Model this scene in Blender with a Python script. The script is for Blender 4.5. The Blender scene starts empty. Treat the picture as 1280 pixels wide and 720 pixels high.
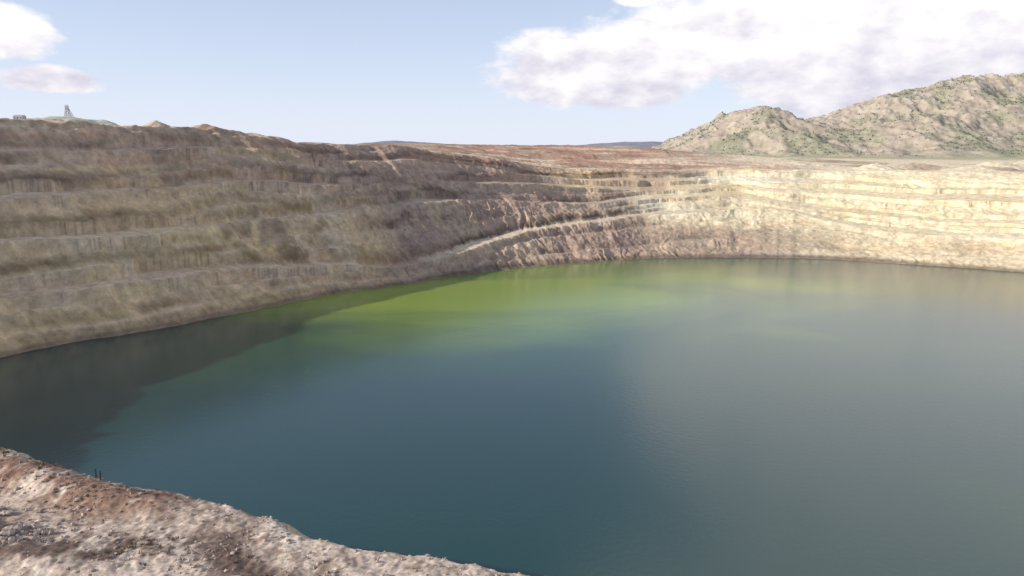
import bpy, math, numpy as np
from mathutils import Vector
R=math.radians
sc=bpy.context.scene
sc.view_settings.view_transform='Standard'
sc.view_settings.look='None'
sc.view_settings.exposure=0
rng=np.random.default_rng(7)

# ---------------------------------------------------------------- noise
def _h(ix,iy,seed):
    M=np.int64(0xffffffff)
    n=(ix*np.int64(374761393)+iy*np.int64(668265263)+np.int64(seed)*np.int64(144269504))&M
    n=((n^(n>>13))*np.int64(1274126177))&M
    n=n^(n>>16)
    return n.astype(np.float64)/4294967295.0
def vn(x,y,seed=0):
    x0=np.floor(x);y0=np.floor(y)
    fx=x-x0;fy=y-y0
    ix=x0.astype(np.int64);iy=y0.astype(np.int64)
    ux=fx*fx*fx*(fx*(fx*6-15)+10);uy=fy*fy*fy*(fy*(fy*6-15)+10)
    a=_h(ix,iy,seed);b=_h(ix+1,iy,seed);c=_h(ix,iy+1,seed);d=_h(ix+1,iy+1,seed)
    return ((a*(1-ux)+b*ux)*(1-uy)+(c*(1-ux)+d*ux)*uy)*2-1
def fbm(x,y,oct=4,seed=0,gain=.5):
    s=0;a=1;t=0
    for i in range(oct):
        s=s+a*vn(x,y,seed+i*17);t+=a;a*=gain
        x,y=(x*.8-y*.6)*2.03+3.1,(x*.6+y*.8)*2.03+1.7
    return s/t
def fbm_s(x,y,oct=4,seed=0,gain=.5):   # no rotation (keeps streak direction)
    s=0;a=1;t=0
    for i in range(oct):
        s=s+a*vn(x,y,seed+i*17);t+=a;a*=gain
        x,y=x*2.07+3.1,y*1.7+1.7
    return s/t
def ridged(x,y,oct=5,seed=0):
    s=0;a=1;t=0
    for i in range(oct):
        s=s+a*(1-2*np.abs(vn(x,y,seed+i*13)));t+=a;a*=.5
        x,y=(x*.8-y*.6)*2.03+3.1,(x*.6+y*.8)*2.03+1.7
    return s/t
def ss(a,b,x):
    t=np.clip((x-a)/(b-a),0,1);return t*t*(3-2*t)
def mixc(c,d,m):
    m=m[...,None];return c*(1-m)+np.array(d)*m

def grid_mesh(name,X,Y,Z,col,mat,wrap=False):
    n,m=X.shape
    me=bpy.data.meshes.new(name)
    me.vertices.add(n*m)
    co=np.stack([X,Y,Z],-1).reshape(-1,3).astype(np.float32)
    me.vertices.foreach_set('co',co.ravel())
    idx=np.arange(n*m).reshape(n,m)
    if wrap: idx=np.vstack([idx,idx[:1]])
    f=np.stack([idx[:-1,:-1],idx[1:,:-1],idx[1:,1:],idx[:-1,1:]],-1).reshape(-1,4)
    a=co[f[len(f)//2]]
    if np.cross(a[1]-a[0],a[3]-a[0])[2]<0: f=f[:,::-1]
    me.loops.add(f.size);me.loops.foreach_set('vertex_index',f.ravel().astype(np.int32))
    me.polygons.add(len(f));me.polygons.foreach_set('loop_start',np.arange(0,f.size,4,dtype=np.int32))
    me.update(calc_edges=True)
    me.polygons.foreach_set('use_smooth',np.ones(len(f),bool))
    ca=me.color_attributes.new('Col','FLOAT_COLOR','POINT')
    c4=np.ones((n*m,4),np.float32);c4[:,:3]=np.clip(col.reshape(-1,3),0.01,1)
    ca.data.foreach_set('color',c4.ravel())
    me.materials.append(mat)
    ob=bpy.data.objects.new(name,me);sc.collection.objects.link(ob)
    return ob

# ---------------------------------------------------------------- materials
def new_mat(name):
    m=bpy.data.materials.new(name);m.use_nodes=True
    nt=m.node_tree;b=nt.nodes['Principled BSDF'];return m,nt,b
def N(nt,t,**k):
    n=nt.nodes.new(t)
    for a,v in k.items(): setattr(n,a,v)
    return n
def rock_mat(name,scales,lo=.62,hi=1.35,bump=1.0,bdist=1.0,usecol=True,base=(.3,.3,.3),detail=4):
    m,nt,b=new_mat(name);L=nt.links.new
    geo=N(nt,'ShaderNodeNewGeometry')
    if usecol:
        at=N(nt,'ShaderNodeVertexColor',layer_name='Col');cur=at.outputs['Color']
    else:
        rgb=N(nt,'ShaderNodeRGB');rgb.outputs[0].default_value=(*base,1);cur=rgb.outputs[0]
    hs=None
    for i,s in enumerate(scales):
        no=N(nt,'ShaderNodeTexNoise');no.inputs['Scale'].default_value=s
        no.inputs['Detail'].default_value=detail;no.inputs['Roughness'].default_value=.7
        L(geo.outputs['Position'],no.inputs['Vector'])
        mr=N(nt,'ShaderNodeMapRange');mr.inputs[1].default_value=.3;mr.inputs[2].default_value=.7
        mr.inputs[3].default_value=lo;mr.inputs[4].default_value=hi
        L(no.outputs['Fac'],mr.inputs[0])
        vm=N(nt,'ShaderNodeVectorMath',operation='SCALE')
        L(cur,vm.inputs[0]);L(mr.outputs[0],vm.inputs['Scale']);cur=vm.outputs[0]
        if bump>0:
            bp=N(nt,'ShaderNodeBump');bp.inputs['Strength'].default_value=bump
            bp.inputs['Distance'].default_value=bdist/s*.25
            L(no.outputs['Fac'],bp.inputs['Height'])
            if hs is not None: L(hs,bp.inputs['Normal'])
            hs=bp.outputs['Normal']
    L(cur,b.inputs['Base Color'])
    if hs is not None: L(hs,b.inputs['Normal'])
    b.inputs['Roughness'].default_value=.95;b.inputs['Specular IOR Level'].default_value=.0
    return m
m_pit=rock_mat('pit_rock',[.12],.66,1.32,.5,.8,detail=6)
m_fg=rock_mat('bank_dirt',[1.6],.55,1.42,.8,.7,detail=6)
m_mtn=rock_mat('mountain_slope',[.02],.78,1.22,.4,.8)

# ---------------------------------------------------------------- pit terrain
CX,CY=200.,520.
# shore x,y, setback, rim z, back z, back dist, bench levels (4)
K=[(-370,508,205,171,166,500,36,74,106,148),
 (-295,596,205,173,166,500,36,74,108,149),
 (-245,663,205,173,164,500,34,74,110,148),
 (-167,750,208,170,158,500,26,74,110,146),
 (-106,795,212,155,152,500,13,74,104,136),
 (-39,873,232,149,150,500,26,76,105,132),
 (61,921,260,128,152,520,38,70,96,112),
 (128,961,290,112,151,620,43,66,84,98),
 (230,989,310,108,148,700,50,66,80,93),
 (328,989,320,108,126,600,56,68,82,94),
 (431,975,320,109,108,700,38,58,76,92),
 (507,934,320,109,107,700,32,52,70,89),
 (620,873,320,109,107,700,32,52,70,89),
 (720,760,300,108,106,700,32,52,72,90),
 (765,600,260,112,106,700,34,58,78,96),
 (740,420,220,120,106,700,34,58,82,104),
 (640,260,200,125,108,700,34,58,80,100),
 (450,170,180,115,110,500,34,56,78,96),
 (270,150,150,98,100,500,30,50,70,86),
 (110,178,130,96,98,500,30,50,70,86),
 (-20,205,120,96,98,500,30,50,70,86),
 (-170,218,130,96,100,500,30,50,70,86),
 (-300,250,150,110,110,500,30,56,78,96),
 (-385,330,190,150,140,500,34,70,95,125),
 (-405,420,205,168,160,500,36,74,104,145)]
K=np.array(K,float)
kt=np.degrees(np.arctan2(K[:,1]-CY,K[:,0]-CX))%360
kr=np.hypot(K[:,0]-CX,K[:,1]-CY)
o=np.argsort(kt);kt=kt[o];kr=kr[o];K=K[o]
def per(th,v):
    return np.interp(th,np.r_[kt[-1]-360,kt,kt[0]+360],np.r_[v[-1],v,v[0]])
def psm(th,v,w=3.0):
    offs=np.linspace(-w,w,15);wt=np.cos(offs/w*1.4);s=0
    for o_,q in zip(offs,wt): s=s+q*per((th+o_)%360,v)
    return s/wt.sum()
th=np.concatenate([np.arange(28,200,.1),np.arange(200,388,1.0)])%360
d=np.concatenate([np.linspace(-80,-4,8),np.arange(-3,360,1.05),360+np.cumsum(1.6*1.06**np.arange(112))])
T,Dd=np.meshgrid(th,d,indexing='ij')
r0=psm(th,kr,5.0);Ds=psm(th,K[:,2]);Rz=psm(th,K[:,3],2.0);Bz=psm(th,K[:,4]);Bd=psm(th,K[:,5])
LV=[psm(th,K[:,6+i],2.5) for i in range(4)]
tr=np.radians(th)
s1=tr*450
leftness=ss(122,135,th)*(1-ss(250,270,th))
rightness=1-ss(84,98,th)
rightness[th>270]=1
shn=(9*fbm(s1/70,s1*0,3,5)+4.0*fbm(s1/14,s1*0,4,9))*(1-.4*rightness)
Ds=Ds+14*fbm(s1/55,s1*0,4,15)
Rz=Rz+2.5*fbm(s1/40,s1*0,4,19)+leftness*3.0*fbm(s1/11,s1*0,4,20)
r0=r0+shn
Rr=r0[:,None]+Dd
X=CX+Rr*np.cos(tr)[:,None];Y=CY+Rr*np.sin(tr)[:,None]
S=np.repeat(s1[:,None],len(d),1)
warp=15*fbm(S/90,Dd/110,3,21)+6*fbm(S/26,Dd/50,4,31)
Hn=(Dd+warp*ss(0,30,Dd)*(1-ss(170,225,Dd)))/Ds[:,None]
top=Rz[:,None]
Z=np.empty_like(X);FL=np.zeros_like(X)
lvn=[fbm(s1/130,s1*0+i*9,4,50+i)*8 for i in range(4)]
wn=[np.clip(1.05+1.9*fbm(s1/75,s1*0+i*5,4,70+i),.08,2) for i in range(4)]
NM=2
mn_w=[[np.clip(2.2*fbm(s1/50,s1*0+i*5+m*3,4,170+i*7+m)+.3,0,1) for m in range(NM)] for i in range(5)]
mn_l=[[fbm(s1/80,s1*0+i*5+m*3,3,270+i*7+m)*.16 for m in range(NM)] for i in range(5)]
for j in range(len(th)):
    rz=Rz[j]
    major=[]
    for i in range(4):
        l=LV[i][j]+lvn[i][j]*(0.25 if (i==0 and 76<th[j]<132) else 1)
        w=(.070+.03*leftness[j]+.05*rightness[j])*wn[i][j]
        if i==0 and 77<th[j]<134: w=.080
        major.append((l,w))
    bounds=[0]+[m[0] for m in major]+[rz]
    lst=[(l,w,1.0) for l,w in major]
    mid=1-leftness[j]-rightness[j]
    for i in range(5):
        lo,hi=bounds[i],bounds[i+1]
        for m in range(NM):
            f=(m+1)/(NM+1)+mn_l[i][m][j]
            lst.append((lo+(hi-lo)*f,.034*mn_w[i][m][j]*(1-.5*max(mid,0)),.5))
    lst.sort()
    hx=[0];hz=[1.0]
    fl=9+9*rightness[j]
    for l,w,kq in lst:
        c=l/rz
        hx+=[c-w/2,c+w/2];hz+=[l-w*fl,l+w*fl]
    hx+=[.99,1.0];hz+=[rz-1,rz]
    hx=np.maximum.accumulate(np.array(hx));hz=np.maximum.accumulate(np.array(hz))
    hx=hx+np.arange(len(hx))*1e-5
    Z[j]=np.interp(Hn[j],hx,hz)
    sl=np.diff(hz)/np.maximum(np.diff(hx),1e-4)/rz
    seg=np.clip(np.searchsorted(hx,Hn[j])-1,0,len(sl)-1)
    inside=(Hn[j]>0)&(Hn[j]<1)
    FL[j]=np.where(inside,(sl[seg]<.55),1.)
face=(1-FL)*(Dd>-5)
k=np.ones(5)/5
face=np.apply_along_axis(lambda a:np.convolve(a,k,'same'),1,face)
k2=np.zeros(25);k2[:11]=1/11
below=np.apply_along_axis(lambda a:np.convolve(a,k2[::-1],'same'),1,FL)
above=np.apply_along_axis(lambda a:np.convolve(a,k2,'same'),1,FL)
inw=ss(-2,8,Dd)*(1-ss(.98,1.03,Hn))
Z=np.where(Dd<0,1.0+Dd*.35,Z)
bk=np.clip((Dd-Ds[:,None])/Bd[:,None],0,1)
steps=bk*7+.35*fbm(X/150,Y/60,3,83);bks=np.clip((np.floor(steps)+ss(.6,.9,steps-np.floor(steps)))/7,0,1)
Zb=top+(Bz[:,None]-top)*(bks*.85+bk*.15)
far=ss(0,1,np.clip((Dd-Ds[:,None]-Bd[:,None])/1500,0,1))
Zb=Zb*(1-far)+100*far
outm=ss(.98,1.02,Hn)
Z=Z*(1-outm)+Zb*outm
amp=np.clip(.6+1.7*fbm(S/130,Dd/90,3,12),.15,1.5)*(1-.5*rightness[:,None])
rill=fbm_s(S/11+1.6*fbm(S/40,Dd/40,3,3),Dd/45,4,11)
slump=fbm(S/48,Dd/34,5,17)
Z=Z+inw*((.15+.85*face)*(amp*(3.2*(1-2*np.abs(rill))-1.1)+4.0*slump*(1-.4*rightness[:,None])))
rough=fbm(X/9,Y/9,5,23,.6)
blocky=ridged(S/22,Z/12,4,27)
Z=Z+ss(0,6,Dd)*rough*((.6+1.2*face)*(1-outm)*(1-.4*rightness[:,None])+1.2*outm)+inw*face*blocky*1.3*(1-.5*rightness[:,None])
Z=Z+outm*(2.5*fbm(X/60,Y/60,4,41)+ 6*ss(300,900,Dd)*(1-ss(1500,2500,Dd))*fbm(X/240,Y/240,3,47)*(Bz[:,None]>140))
def heap(x,y,rx,ry,h,p=1.0):
    wob=1+.3*fbm(X/18,Y/18,4,int(abs(x))%50)
    q=np.sqrt(((X-x)/rx)**2+((Y-y)/ry)**2)*wob;return h*np.clip(1-q,0,1)**p*np.clip(1.2-.2*q,0,1)
hA=heap(-590,985,95,80,24,.55)+heap(-650,1000,40,50,9);hB=heap(-404,852,19,16,8,.8);hC=heap(-478,780,30,24,7,.8);hD=heap(-520,850,60,40,9)
Z=Z+hA+hB+hC+hD
for (x,y,a,b,h) in [(870,1330,75,45,18),(740,1370,85,40,14),(640,1300,45,30,12),(1000,1450,90,50,15),(300,1500,90,50,10),(120,1600,120,40,10),(-330,930,40,18,5),(-300,960,24,14,5),(560,1500,120,40,8),(800,1260,70,30,10),(500,1380,60,26,9),(-360,880,22,12,3)]:
    Z=Z+heap(x,y,a,b,h,.8)*(.9+.25*rill)
rectW=ss(-270,-235,X)*(1-ss(170,200,X))*ss(-60,-20,Y)*(1-ss(228,240,Y))
# ---- colours (geology, plus bench relief contrast)
A=T
w_left=ss(126,142,A+10*fbm(S/60,Z/50,3,68))*(1-ss(250,270,A))
w_mid=ss(84,100,A+14*fbm(S/50,Z/30,3,69)+.10*(Z-40))*(1-ss(126,142,A+10*fbm(S/60,Z/50,3,68)))
w_right=1-np.clip(w_left+w_mid,0,1)
n1=fbm(X/120,Y/120,4,61);n2=fbm(X/35,Y/35,5,63);n3=fbm_s(S/11,Dd/50,4,65);n4=fbm(S/140,Z/16,5,67);n5=fbm(S/60,Z/9,4,66)
nz=np.clip(Z/150,0,1.2)
one=np.ones(X.shape+(3,))
cl=one*np.array([.66,.48,.28])
cl=mixc(cl,[.48,.34,.26],ss(.5,.95,nz+.25*n4)*.9)
cl=mixc(cl,[.72,.55,.29],ss(.0,.4,n4)*.6)
cl=mixc(cl,[.30,.20,.14],ss(.12,.5,n2)*.6)
cl=mixc(cl,[.50,.29,.18],ss(.1,.5,n5)*.5)
cl=mixc(cl,[.76,.63,.47],ss(.05,.5,n3*amp+.3*n1)*.45)
cm=one*np.array([.40,.285,.22])
cm=mixc(cm,[.21,.15,.135],ss(0,.4,n4+.3*n2)*.8)
cm=mixc(cm,[.62,.48,.32],ss(.12,.5,n3*.5+.8*n1)*.55)
cr=one*np.array([.78,.66,.44])
cr=mixc(cr,[.83,.76,.58],ss(0,.4,n4)*.8)
cr=mixc(cr,[.56,.43,.28],ss(.1,.5,n3*.6+.5*n2)*.4)
cr=mixc(cr,[.68,.50,.28],ss(.1,.45,n5)*.5)
lowband=(1-ss(24,38,Z+10*n2+6*n5))*(1-ss(300,520,X)*.75)
cr=mixc(cr,[.34,.24,.19],lowband*.8)
C=cl*w_left[...,None]+cm*w_mid[...,None]+cr*w_right[...,None]
rb=ss(-330,-200,X)*(1-ss(200,330,X))*ss(-.1,.25,n5+.5*n4)*ss(96,112,Z)*(A<150)
C=mixc(C,[.42,.24,.17],rb*.6)
so=np.exp(-(((X-130)/70)**2))*ss(76,88,Z)*(1-outm)
C=mixc(C,[.76,.54,.31],so*(.6+.4*np.clip(n3*2,0,1)))
C=C*(1-(.45*np.clip(below*1.3,0,1)*face*inw*(1-.75*w_right)*(.6+.8*np.clip(n1+.5,0,1)))[...,None])  # faces darkened beside benches: relief contrast put into the colour
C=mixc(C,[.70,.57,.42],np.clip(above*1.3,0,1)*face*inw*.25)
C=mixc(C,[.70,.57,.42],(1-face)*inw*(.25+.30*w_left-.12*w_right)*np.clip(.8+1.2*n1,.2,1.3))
road=(np.abs(Z-LV[0][:,None])<4.0)*(1-face)*inw*ss(76,82,A)*(1-ss(130,135,A))
C=mixc(C,[.66,.53,.38],road*.9)
pl=one*np.array([.46,.35,.26])
pl=mixc(pl,[.27,.20,.15],ss(-.1,.4,n2)*(1-.7*w_right))
pl=mixc(pl,[.80,.68,.48],w_right*ss(-.4,.2,n1+.2)*.9)
redz=ss(-350,-50,X)*(1-ss(380,560,X))*ss(1160,1260,Y)*(1-ss(2000,2600,Y))
st=fbm(X/260,Y/34,4,81)
pl=mixc(pl,[.46,.25,.18],redz*ss(-.35,.1,st)*.85)
pl=mixc(pl,[.74,.59,.42],redz*ss(.15,.4,st)*.85)
pl=mixc(pl,[.74,.62,.45],redz*ss(.0,.4,n1)*ss(100,300,X)*.7)
pl=mixc(pl,[.40,.38,.25],ss(1500,2600,Dd+300*n1)*.8)
pl=mixc(pl,[.50,.51,.44],np.clip((hA)/10,0,1)*.8)
pl=mixc(pl,[.56,.45,.33],np.clip((hB+hC)/4,0,1)*.8)
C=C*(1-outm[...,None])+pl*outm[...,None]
C=mixc(C,[.15,.12,.09],(1-ss(1.5,5,Z))*.7)
C=C*(1+.2*rill*face*(1-.5*w_right))[...,None]

# near bank: explicit surface
ex=[-400,-260,-130,-86,-60,-43,-20,-2,20,60,150,300]
ey=[245,182,134,114.5,103,95,86,80.8,74,60,38,10]
def bank(x,y):
    ye=np.interp(x,ex,ey)+2.6*fbm(x/12,x*0,4,101)+.8
    e=(y-ye)*.9
    z=np.full_like(x,99.3)
    left=1-ss(-58,-42,x)
    q=np.clip((-38-x)/48,0,1)
    z+=1.5*np.exp(-((e+3.5)/3.5)**2)*(left*.8+.25)*(1+.3*fbm(x/9,x*0,3,102))
    z+=left*.8*np.exp(-((e+17)/3)**2)
    pe=-15-12*q
    z-=1.1*ss(pe+1,pe-5,e)
    m=ss(pe-4,pe+2,e)
    z+=fbm(x/5,y/5,4,103)*.35*m+.06*fbm(x/2,y/2,3,105)
    z+=.16*ridged(x/1.5,y/1.5,4,107)*m+.12*fbm(x/.7,y/.7,2,108)*m
    drop=np.where(e>0,e,0)
    g=1-2*np.abs(fbm(x/9,y/26,4,109))
    z-= drop*.92; z+=g*1.6*ss(0,10,e)
    return np.maximum(z,-12),e
zb,eb=bank(X,Y)
Z=Z*(1-rectW)+np.minimum(zb-3.0,200)*rectW
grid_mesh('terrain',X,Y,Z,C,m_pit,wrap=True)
def sheet_z(x,y):
    i=np.argmin((X-x)**2+(Y-y)**2);return Z.flat[i]

gx=np.concatenate([np.linspace(-240,-112,60),np.arange(-111.7,12,.22),np.linspace(13,175,90)])
gy=np.concatenate([np.linspace(-25,60,30),np.arange(60.3,130,.22),np.linspace(131,232,90)])
BX,BY=np.meshgrid(gx,gy,indexing='ij')
BZ,E=bank(BX,BY)
edge=np.minimum.reduce([ss(-240,-228,BX),1-ss(165,175,BX),ss(-25,-14,BY)])
BZ=BZ-(1-edge)*8
b1=fbm(BX/14,BY/14,4,121);b2=fbm(BX/3,BY/3,5,123,.6);b3=fbm(BX/.9,BY/.9,3,125)
Q=np.clip((-38-BX)/48,0,1)
one=np.ones(BX.shape+(3,))
bc=one*np.array([.56,.45,.36])
bc=mixc(bc,[.34,.255,.20],ss(-.05,.3,b2+.3*b1))
bc=mixc(bc,[.72,.62,.51],ss(.15,.5,b3+.4*b1)*.6)
lft=1-ss(-54,-38,BX)
cwid=3.0+4.5*Q
crest=np.exp(-((E+cwid*.75+1.8*b1)/cwid)**4)*lft
bc=mixc(bc,[.27,.165,.115],np.clip(crest,0,1)*.9*ss(-.7,-.1,b2+b1))
bc=mixc(bc,[.17,.11,.085],crest*ss(.1,.4,b2)*.7)
so_=-9.5-13*Q
scr=np.exp(-((E-so_+4*b1)/3.2)**2)*(1-ss(-22,-10,BX))
bc=mixc(bc,[.15,.105,.085],np.clip(scr*1.3,0,1)*ss(-.4,.05,b2)*.92)
pink=ss(-15-12*Q,-18-12*Q,E+3*b1)
bc=mixc(bc,[.66,.485,.42],pink*.9)
tr1=np.exp(-((E+22+12*Q+1.2*b1)/.8)**2)+np.exp(-((E+25+12*Q+1.2*b1)/.8)**2)
bc=mixc(bc,[.78,.64,.57],np.clip(tr1,0,1)*.7)
bc=mixc(bc,[.42,.31,.26],pink*ss(.15,.5,b2)*.5)
bc=mixc(bc,[.45,.37,.29],ss(1,8,E))
bc=bc*(1+.18*b3)[...,None]
grid_mesh('foreground_bank',BX,BY,BZ,bc,m_fg)

# ---------------------------------------------------------------- rubble, scrub
def tri_mesh(name,V,F,mat,smooth=False):
    me=bpy.data.meshes.new(name);me.from_pydata(V.tolist() if hasattr(V,'tolist') else V,[],F.tolist() if hasattr(F,'tolist') else F)
    me.materials.append(mat);me.update()
    ob=bpy.data.objects.new(name,me);sc.collection.objects.link(ob);return ob
import bmesh
bm=bmesh.new();bmesh.ops.create_icosphere(bm,subdivisions=1,radius=1)
iv=np.array([v.co[:] for v in bm.verts]);bm.verts.index_update();jf=np.array([[v.index for v in f.verts] for f in bm.faces]);bm.free()
def scatter(pts,size,squash,seedv):
    g=np.random.default_rng(seedv);n=len(pts)
    v=iv[None]*(1+g.uniform(-.35,.3,(n,len(iv),1)))
    sc3=size[:,None,None]*g.uniform(.6,1.25,(n,1,3))*np.array([1,1,squash])
    v=v*sc3
    a=g.uniform(0,6.28,n);c,s=np.cos(a),np.sin(a)
    vx=v[...,0]*c[:,None]-v[...,1]*s[:,None];vy=v[...,0]*s[:,None]+v[...,1]*c[:,None]
    v=np.stack([vx,vy,v[...,2]],-1)+pts[:,None,:]
    f=jf[None]+(np.arange(n)*len(iv))[:,None,None]
    return v.reshape(-1,3),f.reshape(-1,3)
m_rub=rock_mat('rubble_rock',[.8],.40,1.35,.0,.5,False,(.44,.36,.30))
n=26000
x=rng.uniform(-110,5,n);y=rng.uniform(60,130,n);z,e=bank(x,y)
q=np.clip((-38-x)/48,0,1)
dens=(.10+.90*ss(0,.3,fbm(x/5,y/5,3,131)))*ss(-19-12*q,-14-12*q,e)*(1-ss(3,8,e))
dens=dens*(.35+.65*np.exp(-((e+9+9*q)/4.5)**2))+.03
keep=rng.uniform(0,1,n)<dens
x,y,z=x[keep],y[keep],z[keep]
size=.07+.28*rng.power(.28,len(x))
big=np.exp(-(((x+70)/9)**2+((y-90)/5)**2));size*=1+1.8*big
v,f=scatter(np.stack([x,y,z+size*.2],-1),size,.75,3)
tri_mesh('rock_rubble',v,f,m_rub)
m_scrub=rock_mat('dry_scrub',[2.],.6,1.4,0,.5,False,(.15,.105,.07))
n=7000
x=rng.uniform(-110,5,n);y=rng.uniform(60,130,n);z,e=bank(x,y)
lf=1-ss(-58,-42,x);q=np.clip((-38-x)/48,0,1)
dn=np.exp(-((e+9.5+13*q)/3)**2)*(1-lf*.3)+.7*np.exp(-((e+2+3*q)/(2.5+3*q))**2)*lf+.03
dn=dn*ss(-.2,.2,fbm(x/4,y/4,3,141))*ss(-22-12*q,-15-12*q,e)
kp=rng.uniform(0,1,n)<dn;x,y,z=x[kp],y[kp],z[kp]
V=[];F=[]
for a,b,c in zip(x,y,z):
    hgt=rng.uniform(.2,.6)
    for q in range(18):
        t=rng.uniform(0,6.28);l=hgt*rng.uniform(.4,1.2);sp=rng.uniform(.1,.9)
        bx,by=a+rng.normal(0,.15),b+rng.normal(0,.15);w=.035
        i=len(V)
        V+= [(bx-w*math.sin(t),by+w*math.cos(t),c-.05),(bx+w*math.sin(t),by-w*math.cos(t),c-.05),(bx+math.cos(t)*l*sp,by+math.sin(t)*l*sp,c+l)]
        F.append((i,i+1,i+2))
tri_mesh('dry_scrub',V,F,m_scrub)

# ---------------------------------------------------------------- primitives
def beam(V,F,p,q,w,w2=None):
    w2=w if w2 is None else w2
    p=Vector(p);q=Vector(q);dz=(q-p).normalized()
    up=Vector((0,0,1)) if abs(dz.z)<.9 else Vector((1,0,0))
    a=dz.cross(up).normalized();b=dz.cross(a)
    i=len(V)
    for c,ww in ((p,w),(q,w2)):
        for sx,sy in ((-1,-1),(1,-1),(1,1),(-1,1)): V.append(tuple(c+a*sx*ww/2+b*sy*ww/2))
    F+=[(i,i+3,i+2,i+1),(i+4,i+5,i+6,i+7)]+[(i+k,i+(k+1)%4,i+4+(k+1)%4,i+4+k) for k in range(4)]
m_steel=rock_mat('weathered_steel',[.5],.7,1.3,0,.3,False,(.55,.53,.53))
hx,hy=-592,1000;hz=sheet_z(hx,hy)-1
par=bpy.data.objects.new('mine_headframe',None);par.location=(hx,hy,hz);sc.collection.objects.link(par)
V=[];F=[]
H=19
def leg(sx,sy,t):
    return Vector((sx*(3.6*(1-t)+1.2*t),sy*(3.2*(1-t)+1.2*t),H*t))
for sx in(-1,1):
    for sy in(-1,1): beam(V,F,leg(sx,sy,0),leg(sx,sy,1),.75,.6)
lv=[0,.25,.5,.75,1]
for a,b in zip(lv[:-1],lv[1:]):
    cs=[(-1,-1),(1,-1),(1,1),(-1,1)]
    for k in range(4):
        p,q=cs[k],cs[(k+1)%4]
        beam(V,F,leg(*p,b),leg(*q,b),.4);beam(V,F,leg(*p,a),leg(*q,b),.3);beam(V,F,leg(*q,a),leg(*p,b),.3)
for sy in(-1,1): beam(V,F,(9.5,sy*2.2,0),(1.3,sy*1,H*.97),.7,.55)
for t in(.3,.6): beam(V,F,(9.5-8.2*t,-2.2+1.2*t,H*t),(9.5-8.2*t,2.2-1.2*t,H*t),.3)
o=tri_mesh('lattice',V,F,m_steel);o.parent=par
V=[];F=[]
for xx in(-.6,.6):
    for k in range(16):
        a=k/16*6.283;b=(k+1)/16*6.283
        beam(V,F,(xx+1.4*math.cos(a),xx,H+1.5+1.4*math.sin(a)),(xx+1.4*math.cos(b),xx,H+1.5+1.4*math.sin(b)),.3)
    for k in range(4):
        a=k/4*3.1416;beam(V,F,(xx+1.4*math.cos(a),xx,H+1.5+1.4*math.sin(a)),(xx-1.4*math.cos(a),xx,H+1.5-1.4*math.sin(a)),.14)
beam(V,F,(-1.9,0,H+.15),(1.9,0,H+.15),2.8,2.8)
o=tri_mesh('sheave_wheels',V,F,m_steel);o.parent=par
bx0,by0=-640,975;bz0=sheet_z(bx0,by0)-2.0
hh=bpy.data.objects.new('hoist_house',None);hh.location=(bx0,by0,bz0);sc.collection.objects.link(hh)
m_wall=rock_mat('painted_metal_wall',[.3],.85,1.1,0,.3,False,(.50,.50,.46))
m_roof=rock_mat('metal_roof',[.3],.8,1.15,0,.3,False,(.40,.39,.38))
m_dark=rock_mat('dark_glass',[.3],.9,1.1,0,.3,False,(.06,.065,.07))
w_,l_,h_=4,6,4.5
V=[(-l_,-w_,0),(l_,-w_,0),(l_,w_,0),(-l_,w_,0),(-l_,-w_,h_),(l_,-w_,h_),(l_,w_,h_),(-l_,w_,h_),(-l_,0,h_+2.4),(l_,0,h_+2.4)]
F=[(0,1,5,4),(2,3,7,6),(1,2,6,9,5),(3,0,4,8,7)]
o=tri_mesh('walls',V,F,m_wall);o.parent=hh
V=[(-l_-.5,-w_-.5,h_-.2),(l_+.5,-w_-.5,h_-.2),(l_+.5,0,h_+2.5),(-l_-.5,0,h_+2.5),(-l_-.5,w_+.5,h_-.2),(l_+.5,w_+.5,h_-.2)]
o=tri_mesh('roof',V,[(0,1,2,3),(3,2,5,4)],m_roof);o.parent=hh
V=[];F=[]
for q in(-4,4):
    i=len(V);V+=[(q-.7,-w_-.02,2.2),(q+.7,-w_-.02,2.2),(q+.7,-w_-.02,3.4),(q-.7,-w_-.02,3.4)];F.append((i,i+1,i+2,i+3))
i=len(V);V+=[(-1.2,-w_-.02,0),(1.2,-w_-.02,0),(1.2,-w_-.02,3.4),(-1.2,-w_-.02,3.4)];F.append((i,i+1,i+2,i+3))
o=tri_mesh('windows_and_door',V,F,m_dark);o.parent=hh
m_post=rock_mat('weathered_wood',[3.],.7,1.3,0,.3,False,(.07,.05,.04))
for (x_,y_,h_) in [(-63.6,104.2,1.5),(-62.7,103.8,1.4)]:
    zz=float(bank(np.array([x_]),np.array([y_]))[0][0])
    V=[];F=[];beam(V,F,(x_,y_,zz-.3),(x_+.05,y_+.03,zz+h_),.17,.14);beam(V,F,(x_+.05,y_+.03,zz+h_),(x_+.05,y_+.03,zz+h_+.07),.14,.05)
    tri_mesh('fence_post',V,F,m_post)

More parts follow.
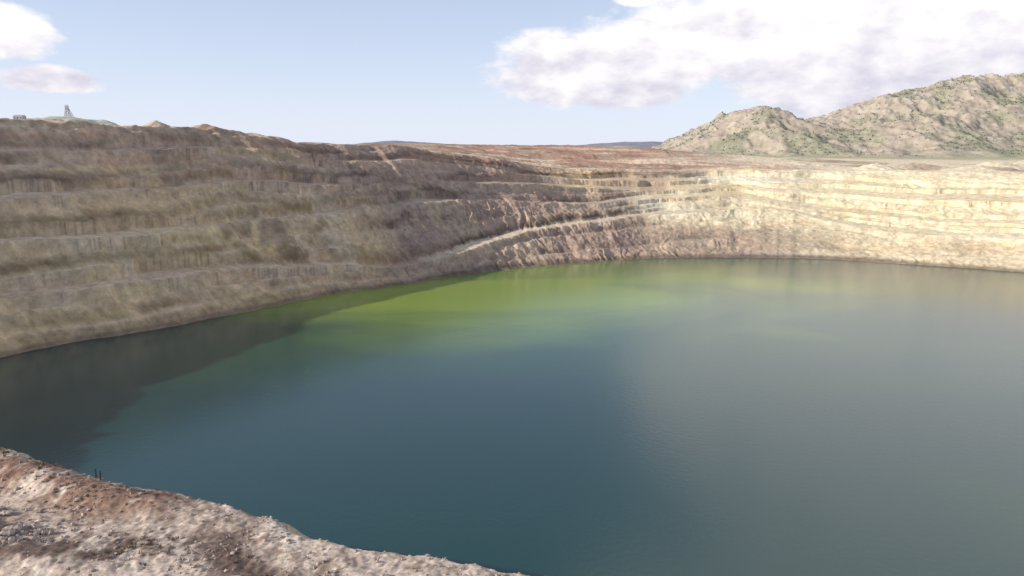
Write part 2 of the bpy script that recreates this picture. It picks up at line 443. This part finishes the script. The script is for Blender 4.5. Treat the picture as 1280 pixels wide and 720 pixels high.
# ---------------------------------------------------------------- mountains
mx=np.arange(500,5600,7.5);my=np.concatenate([np.arange(2900,4700,8.),np.arange(4710,6200,45.)])
MX,MY=np.meshgrid(mx,my,indexing='ij')
cxp=[500,800,945,1080,1200,1330,1435,1530,1640,1760,1880,2010,2150,2300,2450,2560,2640,2730,2850,3000,3400,4000,4600,5200,5600]
czp=[60,95,145,215,280,335,368,345,295,275,300,350,410,455,480,515,535,545,537,550,520,560,500,380,250]
cz=np.interp(MX+60*fbm(MX/300,MY/300,3,201),cxp,czp)
ycr=4400+160*fbm(MX/500,MX*0,3,203)
foot=3250+260*fbm(MX/420,MX*0,3,205)+ss(1900,900,MX)*600
t=np.clip((MY-foot)/(ycr-foot),0,1)
pr=t**1.25
bkk=np.clip((MY-ycr)/1700,0,1);pr=pr*(1-ss(0,1,bkk))
rd=ridged(MX/420+.5*fbm(MX/600,MY/600,2,7),MY/520,6,207)
MZ=80+(cz-80)*pr+ (rd-.1)*70*ss(0,.45,pr)*(1-.75*ss(.8,1.,t)*(bkk<.2))+ fbm(MX/65,MY/65,4,209,.55)*16*ss(0,.3,pr)
crag=np.clip(ridged(MX/50,MY/50,4,211),0,1)
MZ+=crag*16*ss(.5,.9,pr)
MZ=np.where(pr<=0,70,MZ)
one=np.ones(MX.shape+(3,))
mc=one*np.array([.44,.37,.29])  # slope colours kept light: distance haze put into the base colour
mn=fbm(MX/140,MY/140,4,221);mn2=fbm(MX/30,MY/30,3,223)
mc=mixc(mc,[.29,.29,.20],ss(-.15,.3,mn+.3*mn2)*.75)
mc=mixc(mc,[.48,.42,.37],ss(.3,.7,crag*ss(.35,.9,pr)+.2*mn2)*.8)
mc=mixc(mc,[.25,.24,.19],ss(.15,.5,mn2-rd*.5)*.7)
mc=mixc(mc,[.42,.41,.28],(1-ss(0,.2,pr))*.6)
grid_mesh('mountain',MX,MY,MZ,mc,m_mtn)
n=26000
i=rng.integers(0,len(mx),n);j=rng.integers(0,225,n)
dn=ss(-.1,.35,mn[i,j]+.2*mn2[i,j])*ss(.03,.15,pr[i,j])+.14*(pr[i,j]>.03)
kp=rng.uniform(0,1,n)<dn*.8;i,j=i[kp],j[kp]
pts=np.stack([MX[i,j]+rng.uniform(-4,4,len(i)),MY[i,j]+rng.uniform(-4,4,len(i)),MZ[i,j]+1.5],-1)
v,f=scatter(pts,rng.uniform(1.5,3.8,len(i)),1.25,5)
m_tree=rock_mat('conifer_green',[.3],.6,1.4,0,.3,False,(.14,.15,.11))
tri_mesh('distant_trees',v,f,m_tree)
fx=np.linspace(-9000,9000,500);fy=np.linspace(7500,11500,80)
FX,FY=np.meshgrid(fx,fy,indexing='ij')
hp=25+45*np.clip(fbm(FX/900,FY/1800,4,301)+.15,0,1)+65*np.exp(-((FX+1500)/420)**2)+55*np.exp(-((FX-1650)/650)**2)
FZ=100+ (hp+22)*np.sin(np.clip((FY-7500)/4000,0,1)*np.pi)+10*fbm(FX/200,FY/200,3,303)
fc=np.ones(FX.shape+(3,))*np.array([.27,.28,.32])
grid_mesh('distant_hills',FX,FY,FZ,fc,m_mtn)

# ---------------------------------------------------------------- water
m,nt,b=new_mat('lake_water');L=nt.links.new
geo=N(nt,'ShaderNodeNewGeometry')
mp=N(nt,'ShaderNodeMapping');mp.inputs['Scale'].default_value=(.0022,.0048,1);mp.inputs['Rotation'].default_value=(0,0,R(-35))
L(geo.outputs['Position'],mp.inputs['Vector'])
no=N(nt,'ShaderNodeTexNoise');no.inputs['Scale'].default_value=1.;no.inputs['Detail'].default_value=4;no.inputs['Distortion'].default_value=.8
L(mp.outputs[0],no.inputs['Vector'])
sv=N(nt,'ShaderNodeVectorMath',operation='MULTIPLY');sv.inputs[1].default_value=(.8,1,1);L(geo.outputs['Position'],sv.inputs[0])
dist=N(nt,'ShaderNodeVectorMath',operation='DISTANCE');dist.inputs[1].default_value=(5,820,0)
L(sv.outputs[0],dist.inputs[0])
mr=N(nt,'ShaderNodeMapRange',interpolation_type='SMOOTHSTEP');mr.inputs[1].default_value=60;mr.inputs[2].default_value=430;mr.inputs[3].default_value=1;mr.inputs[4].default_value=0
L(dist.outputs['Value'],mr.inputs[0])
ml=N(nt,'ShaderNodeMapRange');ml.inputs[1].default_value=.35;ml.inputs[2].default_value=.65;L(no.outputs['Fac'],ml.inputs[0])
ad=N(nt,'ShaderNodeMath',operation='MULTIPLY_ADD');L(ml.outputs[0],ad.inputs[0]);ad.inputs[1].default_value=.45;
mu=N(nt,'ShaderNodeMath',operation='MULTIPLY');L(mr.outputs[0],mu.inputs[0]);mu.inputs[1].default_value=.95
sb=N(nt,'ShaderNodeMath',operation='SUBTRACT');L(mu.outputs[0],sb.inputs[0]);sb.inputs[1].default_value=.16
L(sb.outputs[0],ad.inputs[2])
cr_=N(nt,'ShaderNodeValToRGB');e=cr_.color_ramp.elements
e[0].position=0;e[0].color=(.010,.052,.052,1);e[1].position=1;e[1].color=(.22,.32,.045,1)  # patchy water tint; sky reflection and sunlit green also put into base colour
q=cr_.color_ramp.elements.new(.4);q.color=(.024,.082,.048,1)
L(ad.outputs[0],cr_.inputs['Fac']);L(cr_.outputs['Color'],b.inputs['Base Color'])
b.inputs['Roughness'].default_value=.17;b.inputs['IOR'].default_value=1.52
nw=N(nt,'ShaderNodeTexNoise');nw.inputs['Scale'].default_value=.35;nw.inputs['Detail'].default_value=4
L(geo.outputs['Position'],nw.inputs['Vector'])
bp=N(nt,'ShaderNodeBump');bp.inputs['Strength'].default_value=.25;bp.inputs['Distance'].default_value=.25
L(nw.outputs['Fac'],bp.inputs['Height']);L(bp.outputs[0],b.inputs['Normal'])
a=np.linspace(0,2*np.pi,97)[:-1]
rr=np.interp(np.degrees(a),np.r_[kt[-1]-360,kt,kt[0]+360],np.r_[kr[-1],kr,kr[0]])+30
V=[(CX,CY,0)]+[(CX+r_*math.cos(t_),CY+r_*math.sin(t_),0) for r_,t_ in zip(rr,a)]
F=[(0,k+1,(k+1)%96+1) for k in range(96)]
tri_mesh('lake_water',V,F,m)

# ---------------------------------------------------------------- light
SAZ=math.degrees(math.atan2(-.96,-.28))%360;SEL=22.5
w=bpy.data.worlds.new('World');sc.world=w;w.use_nodes=True;nt=w.node_tree;L=nt.links.new
for n_ in list(nt.nodes): nt.nodes.remove(n_)
out=N(nt,'ShaderNodeOutputWorld')
sky=N(nt,'ShaderNodeTexSky',sky_type='NISHITA');sky.sun_disc=False;sky.sun_elevation=R(SEL);sky.sun_rotation=R(SAZ)
sky.air_density=1.0;sky.dust_density=.8;sky.ozone_density=3.;sky.altitude=1700
bg=N(nt,'ShaderNodeBackground');bg.inputs['Strength'].default_value=.15;L(sky.outputs[0],bg.inputs['Color'])
tc=N(nt,'ShaderNodeTexCoord');sp=N(nt,'ShaderNodeSeparateXYZ');L(tc.outputs['Generated'],sp.inputs[0])
def M(op,a,b_=None,c=None,clamp=False):
    n_=N(nt,'ShaderNodeMath',operation=op);n_.use_clamp=clamp
    for k,v_ in enumerate((a,b_,c)):
        if v_ is None: continue
        if isinstance(v_,(int,float)): n_.inputs[k].default_value=v_
        else: L(v_,n_.inputs[k])
    return n_.outputs[0]
az=M('ARCTAN2',sp.outputs[0],sp.outputs[1]);el=M('ARCSINE',sp.outputs[2])
ell=[(13,6.7,15.5,2.6),(23,9.2,15,5.2),(36,9,16,7),(7,5.0,9,2.4),(27,4.5,13,3.2),(42,22,30,12),(23,18,15,8),(9.3,10.6,1.9,.8),
     (-34.8,6.9,4.2,1.8),(-31.5,4.2,3.2,.9),(-70,14,22,6),(75,15,28,10),(34,34,30,7)]
F_=None
for (a0,e0,ra,re) in ell:
    u=M('DIVIDE',M('SUBTRACT',az,R(a0)),R(ra));v_=M('DIVIDE',M('SUBTRACT',el,R(e0)),R(re))
    q=M('SUBTRACT',1.0,M('SQRT',M('ADD',M('MULTIPLY',u,u),M('MULTIPLY',v_,v_))))
    F_=q if F_ is None else M('MAXIMUM',F_,q)
def cn(dx,dz,scale,detail,rough=.58):
    mp=N(nt,'ShaderNodeMapping');mp.inputs['Scale'].default_value=(1,1,2.0);mp.inputs['Location'].default_value=(dx,0,dz)
    L(tc.outputs['Generated'],mp.inputs[0])
    n_=N(nt,'ShaderNodeTexNoise');n_.inputs['Scale'].default_value=scale;n_.inputs['Detail'].default_value=detail;n_.inputs['Roughness'].default_value=rough
    L(mp.outputs[0],n_.inputs['Vector']);return n_.outputs['Fac']
nA=cn(0,0,9,8);nB=cn(.02,-.03,9,4)
dens=M('ADD',M('MINIMUM',M('MULTIPLY',F_,1.6),.75),M('MULTIPLY',M('SUBTRACT',nA,.5),2.2))
mk=N(nt,'ShaderNodeMapRange',interpolation_type='SMOOTHSTEP');mk.inputs[1].default_value=-.05;mk.inputs[2].default_value=.42;L(dens,mk.inputs[0])
hz_=M('MULTIPLY_ADD',M('EXPONENT',M('MULTIPLY',M('MAXIMUM',el,0.0),-6.0)),.62,.32)
lit=M('ADD',M('ADD',M('MULTIPLY',M('SUBTRACT',nA,nB),2.2),M('MULTIPLY',M('SUBTRACT',el,R(5.6)),5.0)),.72,clamp=True)
ramp=N(nt,'ShaderNodeValToRGB');e=ramp.color_ramp.elements
e[0].position=.3;e[0].color=(.66,.64,.76,1);e[1].position=.95;e[1].color=(1,.98,.99,1)
L(lit,ramp.inputs[0])
bgh=N(nt,'ShaderNodeBackground');bgh.inputs['Strength'].default_value=1;bgh.inputs['Color'].default_value=(.80,.84,.99,1)
bg2=N(nt,'ShaderNodeBackground');bg2.inputs['Strength'].default_value=1.05;L(ramp.outputs[0],bg2.inputs['Color'])
m0=N(nt,'ShaderNodeMixShader');L(hz_,m0.inputs[0]);L(bg.outputs[0],m0.inputs[1]);L(bgh.outputs[0],m0.inputs[2])
mx_=N(nt,'ShaderNodeMixShader');L(mk.outputs[0],mx_.inputs[0]);L(m0.outputs[0],mx_.inputs[1]);L(bg2.outputs[0],mx_.inputs[2])
L(mx_.outputs[0],out.inputs['Surface'])
sl=bpy.data.lights.new('sun','SUN');sl.energy=5;sl.angle=R(.5);sl.color=(1,.92,.80)
sun_ob=bpy.data.objects.new('sun',sl);sc.collection.objects.link(sun_ob)
sd=Vector((math.sin(R(SAZ))*math.cos(R(SEL)),math.cos(R(SAZ))*math.cos(R(SEL)),math.sin(R(SEL))))
sun_ob.rotation_euler=sd.to_track_quat('Z','Y').to_euler();sun_ob.location=sd*500+Vector((0,0,300))

# ---------------------------------------------------------------- camera
cam=bpy.data.cameras.new('camera');co=bpy.data.objects.new('camera',cam);sc.collection.objects.link(co)
co.location=(0,0,150);co.rotation_euler=(R(90-11),0,0)
cam.sensor_width=36;cam.lens=36*914/1280;cam.clip_start=1;cam.clip_end=60000
sc.camera=co
